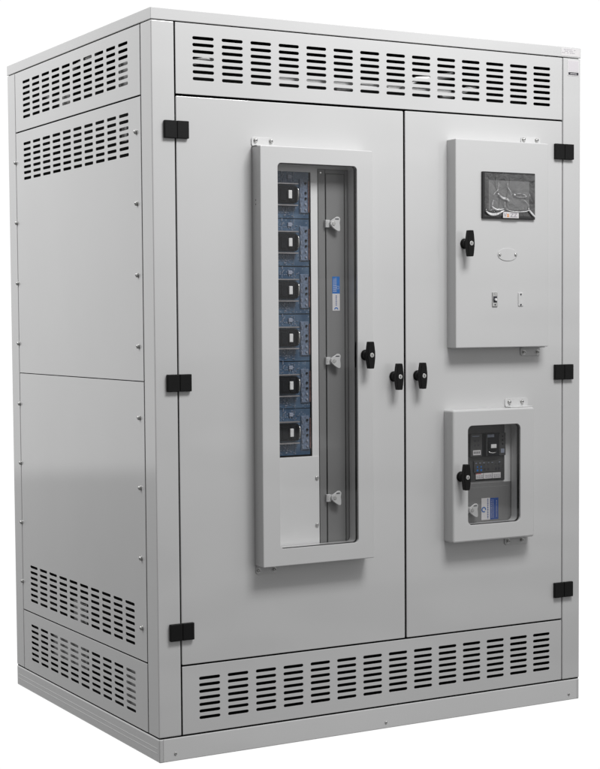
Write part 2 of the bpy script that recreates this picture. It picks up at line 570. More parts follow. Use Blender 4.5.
hd0 = make_handle().build('door_handle', doorL, None, loc=(0.7887, 0.0, 1.0688))
dup(hd0, doorR, (0.8745, 0.0, 1.0697))


def window_box(rect, depth, r, cr, hole, hcr, hr, name, parent, lab):
    holes = [rrect(*hole, hcr, 6)] if hole else []
    m = MB()
    m.sheet(rect, depth - 0.0005, r, cr, holes, hr if hole else 0.0, 'F', -depth)
    return m.build(name, parent, GREY, label=lab)


def bracket(parent, x0, x1, z0, z1, bolts, lip, name='hinge_bracket'):
    """small white plate screwed to the door with a lip that carries the box"""
    m = MB()
    m.mat(WHITEM)
    m.sheet((x0, x1, z0, z1), 0.0025, 0.0006, min(0.009, (z1 - z0) * 0.45), (), 0, 'F', -0.0030)
    if lip == 'up':      # the box is below
        m.box(x0 + 0.001, x1 - 0.002, -0.030, -0.002, z0 - 0.0002, z0 + 0.0022, 0.0005, 1)
    else:
        m.box(x0 + 0.001, x1 - 0.002, -0.030, -0.002, z1 - 0.0022, z1 + 0.0002, 0.0005, 1)
    m.mat(ZINC)
    for (bx, bz) in bolts:
        m.cyl((bx, -0.003, bz), (0, -1, 0), 0.0070, 0.0012, 18)
        m.cyl((bx, -0.004, bz), (0, -1, 0), 0.0052, 0.0055, 18, r2=0.0048, bev=0.0018)
    m.mat(INK)
    for (bx, bz) in bolts:
        m.cyl((bx, -0.0093, bz), (0, -1, 0), 0.0022, 0.0004, 6)
    return m.build(name, parent)


# ---- tall window box on the left door
wb = window_box((0.3103, 0.6850, 0.5340, 1.7335), 0.050, 0.0022, 0.0030, WIN, 0.012, 0.0008, 'window_box', cab,
                'tall narrow glazed box on the left door')
MB().box(WIN[0] + 0.0004, WIN[1] - 0.0004, -0.0460, -0.0430, WIN[2] + 0.0004, WIN[3] - 0.0004).build('glass_pane', wb, GLASS)
g = MB()
g.sheet((WIN[0] + 0.0003, WIN[1] - 0.0003, WIN[2] + 0.0003, WIN[3] - 0.0003), 0.009, 0, 0.0115,
        [rrect(WIN[0] + 0.0010, WIN[1] - 0.0010, WIN[2] + 0.0010, WIN[3] - 0.0010, 0.0105, 5)], 0, 'F', -0.0425)
g.build('glazing_gasket', wb, SEAL)
dup(hd0, wb, (0.6565, -0.050, 1.1363))
bracket(wb, 0.3085, 0.3810, 1.7340, 1.7610, ((0.3215, 1.7515), (0.3715, 1.7515)), 'up')
bracket(wb, 0.3110, 0.3815, 0.5080, 0.5335, ((0.3195, 0.5195), (0.3710, 0.5195)), 'down')

for z in (1.5810, 1.5690):
    MB().cyl((0.3106, -0.022, z), (-1, 0, 0), 0.0016, 0.0010, 10).build('rivet', wb, DGREY)

# what stands behind the tall window
pz0, pz1 = 0.8415, 1.6690
MB().sheet((0.30, 0.5300, 0.52, 1.74), 0.002, 0.0008, 0, [rrect(0.34, 0.5068, pz0, pz1, 0.0, 0)], 0, 'F', 0.006).build(
    'mounting_plate', cab, TRAY)
pl = [o for o in cab.children if o.name.startswith('mounting_plate')][0]
pn = MB().sheet((0.302, 0.5285, 0.525, pz0 - 0.001), 0.0015, 0.0006, 0, (), 0, 'F', 0.0035).build('blanking_cover', cab, TRAY)
b0 = MB()
b0.mat(ZINC).cyl((0, 0, 0), (0, -1, 0), 0.0055, 0.0035, 16, bev=0.0014)
b0.mat(INK).box(-0.003, 0.003, -0.0037, -0.0034, -0.0006, 0.0006)
b0 = b0.build('screw', pn, None, loc=(0.5205, 0.0035, 0.7768))
dup(b0, pn, (0.5197, 0.0035, 0.6379))


def module():
    """one tier: board with small parts, breaker with rails, toggle and wire handle, terminal card, copper bar"""
    root = MB()
    root.box(-0.105, 0.0640, 0.0, 0.004, -0.0675, 0.0675)
    o = root.build('breaker_module', cab, BOARD, label='blue circuit board tier with a black breaker')
    b = MB()                                              # coordinates relative to x=.440, z of the breaker
    b.box(-0.105, 0.0185, -0.012, 0.0, -0.0245, 0.0240, 0.0012, 1)
    b.box(-0.036, -0.0185, -0.0145, -0.011, -0.0190, 0.0160, 0.0010, 1)
    b.box(-0.0085, 0.0085, -0.0150, -0.011, -0.0215, 0.0205, 0.0012, 1)
    b.box(0.0120, 0.0200, -0.0160, -0.010, -0.0215, 0.0215, 0.0012, 1)
    b.build('circuit_breaker', o, BREAKER)
    r = MB()
    r.box(-0.105, 0.0215, -0.0165, 0.0, 0.0285, 0.0325, 0.0006, 1)
    r.box(-0.105, 0.0205, -0.0165, 0.0, -0.0335, -0.0295, 0.0006, 1)
    r.build('mounting_rail', o, plain_rail)
    b = MB()
    b.box(-0.0125, -0.0010, -0.0190, -0.014, -0.0125, 0.0115, 0.0012, 2)
    b.build('toggle', o, TOGGLE)
    b = MB()
    b.tube([(0.0150, -0.012, 0.0180), (0.0158, -0.0215, 0.0168), (0.0164, -0.0235, 0.0135), (0.0166, -0.0238, 0.0), (0.0164, -0.0235, -0.0135),
            (0.0158, -0.0215, -0.0160), (0.0150, -0.012, -0.0170)], 0.0022, 8)
    b.build('wire_handle', o, STEEL)
    b = MB()
    b.mat(CARD)
    b.box(0.0325, 0.0600, -0.0035, 0.0, -0.0525, 0.0465, 0.0010, 1)
    b.mat(CHIP)
    for z in (0.028, -0.002, -0.030, -0.045):
        b.box(0.0335 + 0.0010, 0.0370, -0.0060, -0.003, z - 0.004, z + 0.006, 0.0006, 1)
    for z in (-0.026, -0.042):
        b.cyl((0.0520, -0.0034, z), (0, -1, 0), 0.0030, 0.0030, 12)
    b.mat(BREAKER)
    for z in (0.034, 0.006, -0.010):
        b.cyl((0.0520, -0.0034, z), (0, -1, 0), 0.0032, 0.0030, 12)
    b.build('terminal_card', o)
    b = MB()
    b.box(0.0605, 0.0635, -0.0050, 0.0, -0.0500, 0.0400)
    b.build('copper_bar', o, COPPER)
    b = MB()
    rnd = random.Random(3)
    b.box(-0.0070, 0.0060, -0.0040, 0.0, 0.0455, 0.0570, 0.0006, 1)
    lowb = MB()
    topb = b
    for k in range(46):
        x = rnd.uniform(-0.043, 0.022); up = rnd.random() < 0.5
        b = topb if up else lowb
        z = rnd.uniform(0.036, 0.062) if up else rnd.uniform(-0.063, -0.037)
        w, h = rnd.choice(((0.0015, 0.0040), (0.0045, 0.0012), (0.0025, 0.0022), (0.0010, 0.0075), (0.007, 0.0008)))
        b.box(x, x + w, -0.0020, 0.0, z, z + h)
    topb.box(0.0120, 0.0126, -0.0012, 0.0, 0.0345, 0.0650)
    lowb.box(0.0120, 0.0126, -0.0012, 0.0, -0.0650, -0.0350)
    topb.build('component_field', o, CHIP)
    lowb.build('component_field', o, CHIP)
    return o


plain_rail = plain('dull_nickel_rail', (0.33, 0.32, 0.33), 0.3, metal=0.8, var=0.2, scale=50)
mod = module()
zs = [1.6026, 1.4651, 1.3270, 1.1893, 1.0515, 0.9144]
mod.location = (0.4372, 0.009, zs[0])
for z in zs[1:]:
    dup(mod, cab, (0.4372, 0.009, z))

# dark grey inner door right of the boards
dr = MB()
dr.sheet((0.5312, 0.5538, 0.53, 1.6785), 0.002, 0.0006, 0, (), 0, 'F', 0.0040)
dr.sheet((0.5575, 0.6186, 0.53, 1.6660), 0.002, 0.0008, 0.002, (), 0, 'F', 0.0032)
dr.sheet((0.6222, 0.66, 0.53, 1.6785), 0.002, 0.0006, 0, (), 0, 'F', 0.0040)
dr.sheet((0.5560, 0.6204, 1.6676, 1.6785), 0.002, 0.0004, 0, (), 0, 'F', 0.0040)
idoor = dr.build('inner_door', cab, DOORGREY, label='dark grey inner door behind the tall glass')
MB().box(0.5305, 0.67, 0.0075, 0.009, 0.52, 1.68).build('groove_backing', idoor, SEAL)  # black sheet added behind the grooves so they read dark
MB().box(0.5300, 0.67, 0.0085, 0.010, 1.679, 1.74).build('top_plate', cab, TRAY)


MB().cyl((0.5390, 0.0042, 1.6690), (0, -1, 0), 0.0030, 0.0016, 12, bev=0.0006).build('rivet', idoor, ZINC)


def make_latch():
    """pressed metal paddle latch: square foot, round boss and an ear shaped thumb plate"""
    m = MB()
    m.mat(WHITEM)
    m.box(-0.0240, -0.0100, -0.0090, 0.0, -0.0115, 0.0105, 0.0012, 2)
    m.cyl((-0.0020, 0.0, 0.0), (0, -1, 0), 0.0100, 0.0130, 24, bev=0.0015)
    out = [(-0.0120, -0.0030), (-0.0060, -0.0110), (0.0040, -0.0180), (0.0120, -0.0225), (0.0180, -0.0230), (0.0205, -0.0190),
           (0.0205, -0.0080), (0.0190, 0.0020), (0.0208, 0.0100), (0.0210, 0.0150), (0.0165, 0.0195), (0.0100, 0.0200),
           (0.0030, 0.0160), (-0.0060, 0.0110), (-0.0120, 0.0060)]
    m.prism(out, -0.0170, -0.0125, 0.0012)
    m.mat(INK)
    m.box(0.0030, 0.0160, -0.0174, -0.0169, 0.0115, 0.0145)
    m.mat(ZINC)
    m.cyl((-0.0015, -0.0168, 0.0), (0, -1, 0), 0.0062, 0.0014, 18, bev=0.0004)
    m.box(-0.0208, -0.0190, -0.0100, -0.0088, -0.007, 0.006)
    return m


lt0 = make_latch().build('latch', idoor, None, loc=(0.5745, 0.003, 1.5215))
dup(lt0, idoor, (0.5735, 0.003, 1.1205)); dup(lt0, idoor, (0.5730, 0.003, 0.7160))
# sticker on the inner door: blue above, white below, both with small sideways print
st = MB()
st.mat(LABELB).box(0.5768, 0.6020, 0.0026, 0.0031, 1.3172, 1.3672)
st.mat(LABELW).box(0.5768, 0.6020, 0.0026, 0.0031, 1.2672, 1.3172)
rnd = random.Random(5)
st.mat(LABELW)
for x in (0.5800, 0.5845, 0.5885):
    z = 1.323
    while z < 1.362:
        l = rnd.uniform(0.002, 0.0055)
        st.box(x, x + 0.0018, 0.0023, 0.0026, z, z + l * 0.7)
        z += l + 0.0012
for k in range(12):
    a = 2 * PI * k / 12
    st.box(0.5955 + 0.0042 * math.cos(a) - 0.0006, 0.5955 + 0.0042 * math.cos(a) + 0.0006, 0.0023, 0.0026,
           1.335 + 0.0042 * math.sin(a) - 0.0006, 1.335 + 0.0042 * math.sin(a) + 0.0006)
st.mat(LABELN)
z = 1.282
while z < 1.312:
    l = rnd.uniform(0.002, 0.004)
    st.box(0.5880, 0.5915, 0.0023, 0.0026, z, z + l * 0.8); z += l + 0.001
st.mat(LABELB)
out = []
for k in range(9):
    a = PI * k / 8
    out.append((0.5895 + 0.0068 * math.cos(a), 1.2705 + 0.0068 * math.sin(a)))
for k in range(9):
    a = PI - PI * k / 8
    out.append((0.5895 + 0.0042 * math.cos(a), 1.2705 + 0.0034 * math.sin(a)))
for k in range(8):
    q = [out[k], out[k + 1], out[16 - k], out[17 - k]]
    st.prism(q, 0.0022, 0.0026)
st.build('sticker', idoor, None)

# ---- control box with the touch screen on the right door
HD = 0.046
cbx = window_box((0.9848, 1.3395, 1.1512, 1.7850), HD, 0.0024, 0.0030, None, 0, 0, 'control_box', cab,
                 'control box with a film covered touch screen')
dup(hd0, cbx, (1.0169, -HD, 1.4683))
bracket(cbx, 1.2655, 1.3420, 1.7855, 1.8085, ((1.2755, 1.7995), (1.3265, 1.7995)), 'up')
bracket(cbx, 1.2640, 1.3420, 1.1220, 1.1507, ((1.2772, 1.1340), (1.3305, 1.1340)), 'down')
sx0, sx1, sz0, sz1 = 1.0800, 1.2822, 1.5465, 1.6895
sc = MB()
sc.mat(SCREEN).sheet((sx0, sx1, sz0, sz1), 0.0070, 0.0012, 0.0025, (), 0, 'F', -HD - 0.0065)
sc.mat(DISPLAY).box(sx0 + 0.0235, sx1 - 0.0235, -HD - 0.0067, -HD - 0.0062, sz0 + 0.0255, sz1 - 0.0260)
sc.build('touch_screen', cbx, None)
# crinkled protective film over the screen
fl = bmesh.new()
nx, nz = 150, 110
gridv = []
rnd = random.Random(11)


def film_h(u, v):
    """height of the film above the glass, in metres: folds gather along the lower edge"""
    h = 0.0006
    g = math.exp(-((v - 0.11 - 0.30 * max(0.0, u - 0.14) ** 1.3) / 0.035) ** 2)
    h += 0.0090 * g * max(0.0, math.cos((u - 0.15) / 0.24 * PI / 2)) if abs(u - 0.15) < 0.24 else 0.0
    g = math.exp(-((v - 0.205 + 0.12 * math.sin((u - 0.12) * 14)) / 0.022) ** 2)
    h += 0.0050 * g * (math.sin(PI * (u - 0.10) / 0.22) if 0.10 < u < 0.32 else 0)
    g = math.exp(-((v - 0.165 - 0.9 * (u - 0.60) ** 2) / 0.018) ** 2)
    h += 0.0050 * g * (math.sin(PI * (u - 0.36) / 0.46) if 0.36 < u < 0.82 else 0)
    g = math.exp(-((v - 0.02 - 1.35 * (0.99 - u)) / 0.045) ** 2)
    h += 0.0060 * g * (1 if 0.84 < u else 0) * min(1, (u - 0.84) / 0.03)
    h += 0.0012 * math.exp(-((u - 0.26 + 0.12 * (v - 0.5) + 0.02 * math.sin(11 * v)) / 0.013) ** 2) * max(0, math.sin(PI * v)) ** 0.5
    h += 0.0012 * math.exp(-((u - 0.44 - 0.35 * (v - 0.62) ** 2 + 0.04 * math.sin(6 * v)) / 0.013) ** 2) * max(0, math.sin(PI * v)) ** 0.5
    dx, dz = (u - 0.70) / 0.10, (v - 0.50) / 0.045
    h += 0.0014 * math.exp(-(math.hypot(dx, dz) - 1) ** 2 / 0.10)
    h += 0.0020 * math.exp(-(((u - 0.36) + 0.9 * (v - 0.45)) / 0.03) ** 2) * math.exp(-((v - 0.45) / 0.09) ** 2)
    h += 0.0004 * math.sin(13 * u + 5 * v) * math.sin(9 * v - 4 * u)
    return h


for j in range(nz + 1):
    row = []
    for i in range(nx + 1):
        u, v = i / nx, j / nz
        e = min(u, 1 - u, v, 1 - v)
        k = min(1, e / 0.03)
        row.append(fl.verts.new((sx0 + 0.008 + (sx1 - sx0 - 0.010) * u, -HD - 0.0069 - 0.0003 - film_h(u, v) * k, sz0 + 0.006 + (sz1 - sz0 - 0.010) * v)))
    gridv.append(row)
for j in range(nz):
    for i in range(nx):
        f = fl.faces.new((gridv[j][i], gridv[j][i + 1], gridv[j + 1][i + 1], gridv[j + 1][i])); f.smooth = True
fm = bpy.data.meshes.new('protective_film'); fl.to_mesh(fm); fl.free(); fm.materials.append(FILM)
fo = bpy.data.objects.new('protective_film', fm); C.objects.link(fo); fo.parent = cbx


def glint_mat(name, clear):
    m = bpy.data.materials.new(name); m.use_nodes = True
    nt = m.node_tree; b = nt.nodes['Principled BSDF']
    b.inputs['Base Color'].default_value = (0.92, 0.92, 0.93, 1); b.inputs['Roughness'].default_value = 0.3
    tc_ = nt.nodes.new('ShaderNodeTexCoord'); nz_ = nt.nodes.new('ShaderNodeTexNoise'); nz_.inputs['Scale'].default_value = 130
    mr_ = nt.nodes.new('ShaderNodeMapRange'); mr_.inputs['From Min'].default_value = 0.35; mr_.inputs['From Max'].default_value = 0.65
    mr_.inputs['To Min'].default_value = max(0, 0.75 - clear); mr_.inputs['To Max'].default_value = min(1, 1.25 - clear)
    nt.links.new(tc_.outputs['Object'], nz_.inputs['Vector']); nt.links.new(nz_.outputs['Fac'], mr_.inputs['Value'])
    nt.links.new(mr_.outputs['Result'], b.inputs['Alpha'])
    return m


GLINTW = glint_mat('white_film_glint', 0.22)  # white colour stands in for glare on the film
GLINTF = glint_mat('faint_film_glint', 0.72)


def glint_ridges(name, mat, paths):
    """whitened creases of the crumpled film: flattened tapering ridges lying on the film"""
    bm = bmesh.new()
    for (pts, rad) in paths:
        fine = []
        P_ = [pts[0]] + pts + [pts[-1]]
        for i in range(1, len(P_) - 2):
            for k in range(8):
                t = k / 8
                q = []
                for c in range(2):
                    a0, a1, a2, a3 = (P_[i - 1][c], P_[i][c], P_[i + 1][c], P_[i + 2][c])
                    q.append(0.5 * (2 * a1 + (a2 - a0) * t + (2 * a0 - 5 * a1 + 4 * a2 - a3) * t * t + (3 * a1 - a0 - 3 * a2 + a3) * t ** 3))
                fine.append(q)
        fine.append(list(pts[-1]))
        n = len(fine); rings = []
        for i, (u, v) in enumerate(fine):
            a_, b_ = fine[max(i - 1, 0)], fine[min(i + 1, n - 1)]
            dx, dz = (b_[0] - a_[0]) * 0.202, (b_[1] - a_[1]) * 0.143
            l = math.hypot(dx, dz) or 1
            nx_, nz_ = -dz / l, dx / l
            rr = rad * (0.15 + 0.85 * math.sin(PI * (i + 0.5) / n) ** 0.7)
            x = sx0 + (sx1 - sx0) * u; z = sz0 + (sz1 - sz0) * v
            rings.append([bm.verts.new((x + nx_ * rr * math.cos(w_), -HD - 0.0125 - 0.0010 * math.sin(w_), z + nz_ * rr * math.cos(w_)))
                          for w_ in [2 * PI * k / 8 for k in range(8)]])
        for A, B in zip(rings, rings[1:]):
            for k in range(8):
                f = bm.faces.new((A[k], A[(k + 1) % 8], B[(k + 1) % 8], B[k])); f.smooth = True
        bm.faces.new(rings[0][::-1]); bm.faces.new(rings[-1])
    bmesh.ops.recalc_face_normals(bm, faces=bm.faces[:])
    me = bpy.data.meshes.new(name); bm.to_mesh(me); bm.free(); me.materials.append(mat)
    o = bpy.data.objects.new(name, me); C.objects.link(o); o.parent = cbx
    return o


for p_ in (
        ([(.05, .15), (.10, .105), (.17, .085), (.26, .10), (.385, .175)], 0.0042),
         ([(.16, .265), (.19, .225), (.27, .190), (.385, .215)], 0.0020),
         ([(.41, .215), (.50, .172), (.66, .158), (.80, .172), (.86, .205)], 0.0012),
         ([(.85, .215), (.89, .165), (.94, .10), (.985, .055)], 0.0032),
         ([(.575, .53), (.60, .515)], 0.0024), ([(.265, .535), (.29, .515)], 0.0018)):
    glint_ridges('film_glint', GLINTW, [p_])
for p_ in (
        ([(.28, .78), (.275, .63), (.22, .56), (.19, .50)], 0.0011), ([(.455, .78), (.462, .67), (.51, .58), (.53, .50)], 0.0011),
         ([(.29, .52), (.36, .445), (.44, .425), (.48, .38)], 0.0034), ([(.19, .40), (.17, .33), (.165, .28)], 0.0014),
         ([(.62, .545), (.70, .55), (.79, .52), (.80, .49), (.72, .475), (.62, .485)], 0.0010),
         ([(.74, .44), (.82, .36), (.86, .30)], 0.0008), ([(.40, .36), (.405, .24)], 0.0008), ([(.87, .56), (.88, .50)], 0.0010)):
    glint_ridges('film_glint', GLINTF, [p_])

MB().box(1.1548, 1.2150, -HD - 0.0110, -HD - 0.0095, 1.5492, 1.5680, 0.0003, 1).build('logo_plate', cbx, LABELW)


def lettering(name, parent, items):
    """real mesh letters: (text, size, x, y, z, stretch, material) all in one object"""
    bm = bmesh.new(); mats = []
    for (body, size, x, y, z, sx, m_) in items:
        cu = bpy.data.curves.new(name, 'FONT'); cu.body = body; cu.size = size; cu.extrude = 0.0001; cu.resolution_u = 3
        cu.offset = 0.0003
        o = bpy.data.objects.new(name, cu); C.objects.link(o)
        bpy.context.view_layer.update()
        me = bpy.data.meshes.new_from_object(o.evaluated_get(bpy.context.evaluated_depsgraph_get()))
        me.transform(Matrix.Translation((x, y, z)) @ Matrix.Rotation(PI / 2, 4, 'X') @ Matrix.Diagonal((sx, 1, 1, 1)))
        n0 = len(bm.faces)
        bm.from_mesh(me); bm.faces.ensure_lookup_table()
        if m_ not in mats:
            mats.append(m_)
        for f in bm.faces[n0:]:
            f.material_index = mats.index(m_)
        bpy.data.objects.remove(o); bpy.data.curves.remove(cu); bpy.data.meshes.remove(me)
    me = bpy.data.meshes.new(name); bm.to_mesh(me); bm.free()
    for m_ in mats:
        me.materials.append(m_)
    o = bpy.data.objects.new(name, me); C.objects.link(o); o.parent = parent
    return o


LY = -HD - 0.0111
lettering('logo_lettering', cbx, [('V', 0.0175, 1.1575, LY, 1.5525, 1.0, INKP), ('a', 0.0205, 1.1690, LY, 1.5525, 1.05, ORANGE),
                                  ('ZZ', 0.0175, 1.1820, LY, 1.5525, 1.2, INKP)])

# oval badge with two rivets
bd = MB()
bd.mat(GREY)
ov = [(1.1792 + 0.0375 * math.cos(2 * PI * k / 40), 1.4375 + 0.0195 * math.sin(2 * PI * k / 40)) for k in range(40)]
bd.prism(ov, -HD - 0.0016, -HD + 0.0002, 0.0006)
bd.mat(ZINC)
for x in (1.1494, 1.2100):
    bd.cyl((x, -HD - 0.0015, 1.4378), (0, -1, 0), 0.0046, 0.0032, 16, bev=0.0016)
bd.build('oval_badge', cbx)
# little selector and blank plate
sw = MB()
sw.mat(ZINC).box(1.1205, 1.1405, -HD - 0.0030, -HD, 1.2770, 1.3215, 0.0012, 2)
sw.mat(INK).box(1.1235, 1.1375, -HD - 0.0036, -HD - 0.0029, 1.2895, 1.3090, 0.0003, 1)
sw.mat(TOGGLE).cyl((1.1305, -HD - 0.0034, 1.2985), (0, -1, 0), 0.0042, 0.0060, 16, bev=0.0010)
sw.mat(STEEL)
sw.cyl((1.1305, -HD - 0.0030, 1.3165), (0, -1, 0), 0.0020, 0.0012, 10)
sw.mat(INK)
sw.cyl((1.1305, -HD - 0.0030, 1.2830), (0, -1, 0), 0.0024, 0.0012, 10)
sw.build('key_switch', cbx)
bp_ = MB()
bp_.mat(WHITEM).box(1.2205, 1.2395, -HD - 0.0022, -HD, 1.2785, 1.3200, 0.0007, 1)
bp_.mat(INK)
for z in (1.3150, 1.2830):
    bp_.cyl((1.2300, -HD - 0.0020, z), (0, -1, 0), 0.0026, 0.0014, 12)
bp_.build('cover_plate', cbx)

# ---- small window box on the right door
LD = 0.048
lb = window_box((0.9716, 1.2835, 0.5542, 0.9622), LD, 0.0052, 0.0070, LOW, 0.016, 0.0010, 'window_box', cab,
                'small glazed box with round corners low on the right door')
MB().box(LOW[0] + 0.0004, LOW[1] - 0.0004, -0.0440, -0.0410, LOW[2] + 0.0004, LOW[3] - 0.0004).build('glass_pane', lb, SMOKE)
g = MB()
g.sheet((LOW[0] + 0.0003, LOW[1] - 0.0003, LOW[2] + 0.0003, LOW[3] - 0.0003), 0.009, 0, 0.0155,
        [rrect(LOW[0] + 0.0010, LOW[1] - 0.0010, LOW[2] + 0.0010, LOW[3] - 0.0010, 0.0145, 6)], 0, 'F', -0.0405)
g.build('glazing_gasket', lb, SEAL)
dup(hd0, lb, (1.0004, -LD, 0.7586))
bracket(lb, 1.2030, 1.2935, 0.9627, 0.9905, ((1.2195, 0.9785), (1.2690, 0.9785)), 'up')
bracket(lb, 1.2015, 1.2935, 0.5270, 0.5537, ((1.2150, 0.5395), (1.2688, 0.5395)), 'down')

# behind the small window
MB().sheet((1.01, 1.25, 0.58, 0.93), 0.002, 0.0005, 0, (), 0, 'F', 0.0065).build('backing_plate', cab, TRAY)
ep = MB()
ep.box(1.012, 1.2045, 0.0015, 0.0060, 0.7335, 0.928, 0.0008, 1)
epo = ep.build('breaker_panel', cab, DGREY, label='black breaker panel behind the small window')
t = MB()
t.mat(DGREY).box(1.0660, 1.1110, -0.0080, 0.0015, 0.8120, 0.8835, 0.0015, 2)
t.mat(BREAKER).box(1.1120, 1.1190, -0.0060, 0.0015, 0.8120, 0.8835, 0.0010, 1)
t.mat(LABELW).box(1.0755, 1.1050, -0.0085, -0.0079, 0.8175, 0.8325)
t.mat(CHIP).box(1.0730, 1.1000, -0.0085, -0.0079, 0.8745, 0.8775)
t.mat(INK)
for k in range(5):
    t.box(1.0785 + k * 0.0050, 1.0810 + k * 0.0050, -0.0088, -0.0085, 0.8215, 0.8290)
for z in (0.862, 0.848):
    t.cyl((1.083, -0.0080, z), (0, -1, 0), 0.0030, 0.0010, 12); t.cyl((1.096, -0.0080, z), (0, -1, 0), 0.0030, 0.0010, 12)
t.build('meter_module', epo)
t = MB()
t.mat(BREAKER).box(1.1200, 1.1770, -0.0130, 0.0015, 0.8110, 0.8840, 0.0018, 2)
t.mat(DGREY).box(1.1225, 1.1255, -0.0150, -0.0125, 0.8130, 0.8800, 0.0006, 1)
t.box(1.1715, 1.1745, -0.0150, -0.0125, 0.8130, 0.8800, 0.0006, 1)
t.mat(CHIP).box(1.1265, 1.1530, -0.0140, -0.0128, 0.8710, 0.8800, 0.0005, 1)
t.mat(BREAKER).box(1.1290, 1.1600, -0.0190, -0.0125, 0.8330, 0.8560, 0.0015, 2)
t.mat(TOGGLE).box(1.1360, 1.1570, -0.0205, -0.0188, 0.8375, 0.8495, 0.0005, 1)
t.mat(STEEL).tube([(1.1290, -0.0130, 0.8290), (1.1320, -0.0190, 0.8240), (1.1420, -0.0205, 0.8222), (1.1520, -0.0205, 0.8235), (1.1600, -0.0130, 0.8290)], 0.0020, 8)
t.build('main_breaker', epo)
t = MB()
t.mat(DGREY).box(1.1790, 1.2040, -0.0050, 0.0015, 0.8120, 0.8830, 0.0012, 2)
t.mat(CHIP)
t.box(1.1850, 1.1985, -0.0054, -0.0049, 0.8200, 0.8330)
t.mat(BREAKER)
for z in (0.872, 0.860, 0.848):
    t.cyl((1.1915, -0.0050, z), (0, -1, 0), 0.0026, 0.0010, 12)
t.build('side_module', epo)
t = MB()
t.mat(DGREY).box(1.0830, 1.1885, -0.0030, 0.0015, 0.7620, 0.7985, 0.0010, 1)
t.mat(LABELB)
for x in (1.093, 1.107):
    t.box(x, x + 0.0065, -0.0036, -0.0029, 0.766, 0.772); t.box(x + 0.001, x + 0.0050, -0.0036, -0.0029, 0.777, 0.782)
t.mat(INK)
for x in (1.120, 1.134, 1.164, 1.176):
    t.box(x, x + 0.0070, -0.0036, -0.0029, 0.767, 0.775); t.box(x, x + 0.0050, -0.0036, -0.0029, 0.784, 0.788)
t.mat(CHIP)
for x in (1.088, 1.103, 1.118, 1.136, 1.150, 1.178):
    t.box(x, x + 0.0060, -0.0036, -0.0029, 0.7905, 0.7925)
t.mat(LABELW).box(1.0905, 1.1860, -0.0030, 0.0012, 0.7415, 0.7590)
t.mat(RED).box(1.0905, 1.1100, -0.0034, -0.0029, 0.7572, 0.7590)
t.mat(INKP)
rnd = random.Random(9)
x = 1.094
while x < 1.182:
    l = rnd.uniform(0.004, 0.010)
    if abs(x - 1.119) > 0.004 and abs(x - 1.153) > 0.004:
        t.box(x, x + l * 0.7, -0.0034, -0.0029, 0.7440 + rnd.uniform(0, .002), 0.7475)
        t.box(x, x + l * 0.6, -0.0034, -0.0029, 0.7500, 0.7520 + rnd.uniform(0, .0015))
    x += l
t.mat(INK)
t.box(1.1185, 1.1195, -0.0034, -0.0029, 0.7415, 0.7590); t.box(1.1525, 1.1535, -0.0034, -0.0029, 0.7415, 0.7590)
t.build('indicator_panel', epo)
# grey flap below with latch and sticker
t = MB()
t.sheet((1.012, 1.2430, 0.585, 0.7275), 0.002, 0.0006, 0, (), 0, 'F', 0.0035)
t.sheet((1.012, 1.2190, 0.587, 0.7155), 0.002, 0.0007, 0, (), 0, 'F', 0.0022)
fd = t.build('access_flap', cab, DOORGREY, label='grey flap behind the small window')
dup(lt0, fd, (1.0690, 0.0015, 0.6475))
t = MB()
t.mat(LABELW).box(1.1145, 1.1475, 0.0014, 0.0020, 0.6115, 0.6800)
t.mat(LABELN).box(1.1475, 1.1800, 0.0014, 0.0020, 0.6115, 0.6790)
t.mat(LABELB)
for k in range(16):
    a = 2 * PI * k / 16
    if k in (14, 15):
        continue
    t.box(1.1235 + 0.0070 * math.cos(a) - 0.0017, 1.1235 + 0.0070 * math.cos(a) + 0.0017, 0.0009, 0.0014,
          0.6440 + 0.0070 * math.sin(a) - 0.0017, 0.6440 + 0.0070 * math.sin(a) + 0.0017)
rnd = random.Random(21)
for (x, mm, z0, z1) in ((1.1370, LABELN, 0.616, 0.676), (1.1520, LABELW, 0.617, 0.674), (1.1585, LABELW, 0.617, 0.674), (1.1720, LABELW, 0.619, 0.672)):
    t.mat(mm)
    z = z0
    while z < z1:
        l = rnd.uniform(0.0025, 0.006)
        t.box(x, x + (0.0042 if mm is LABELN else 0.0013), 0.0009, 0.0014, z, z + l * 0.7); z += l + 0.0012
t.build('sticker', fd)

# ---- stickers at the upper right corner (pale print; the code square is left out)
s = MB()
s.mat(LABELW).box(1.4255, 1.5025, -0.0014, -0.0006, 2.0715, 2.0965)
s.mat(INKP)
rnd = random.Random(2)
for (z, x0, x1) in ((2.0905, 1.429, 1.484), (2.0855, 1.440, 1.478), (2.0805, 1.429, 1.490)):
    x = x0
    while x < x1:
        l = rnd.uniform(0.003, 0.008)
        if rnd.random() < 0.8:
            s.box(x, x + l * 0.75, -0.0017, -0.0014, z, z + 0.0016)
        x += l
s.build('sticker', cap, None, label='pale paper label with three printed lines')
s = MB()
s.mat(LABELW).box(1.4525, 1.4985, -0.0008, 0.0, 2.0105, 2.0600, 0.0)
s.mat(LILAC).box(1.4565, 1.4950, -0.0011, -0.0008, 2.0245, 2.0575)
s.mat(INK).box(1.4555, 1.4960, -0.0011, -0.0008, 2.0130, 2.0215)
s.mat(LABELW)
x = 1.463
while x < 1.487:
    l = rnd.uniform(0.0018, 0.0032)
    s.box(x, x + l * 0.7, -0.0014, -0.0011, 2.0158, 2.0184); x += l
s.build('sticker', cab, None, label='small white label with a dark strip along its foot')

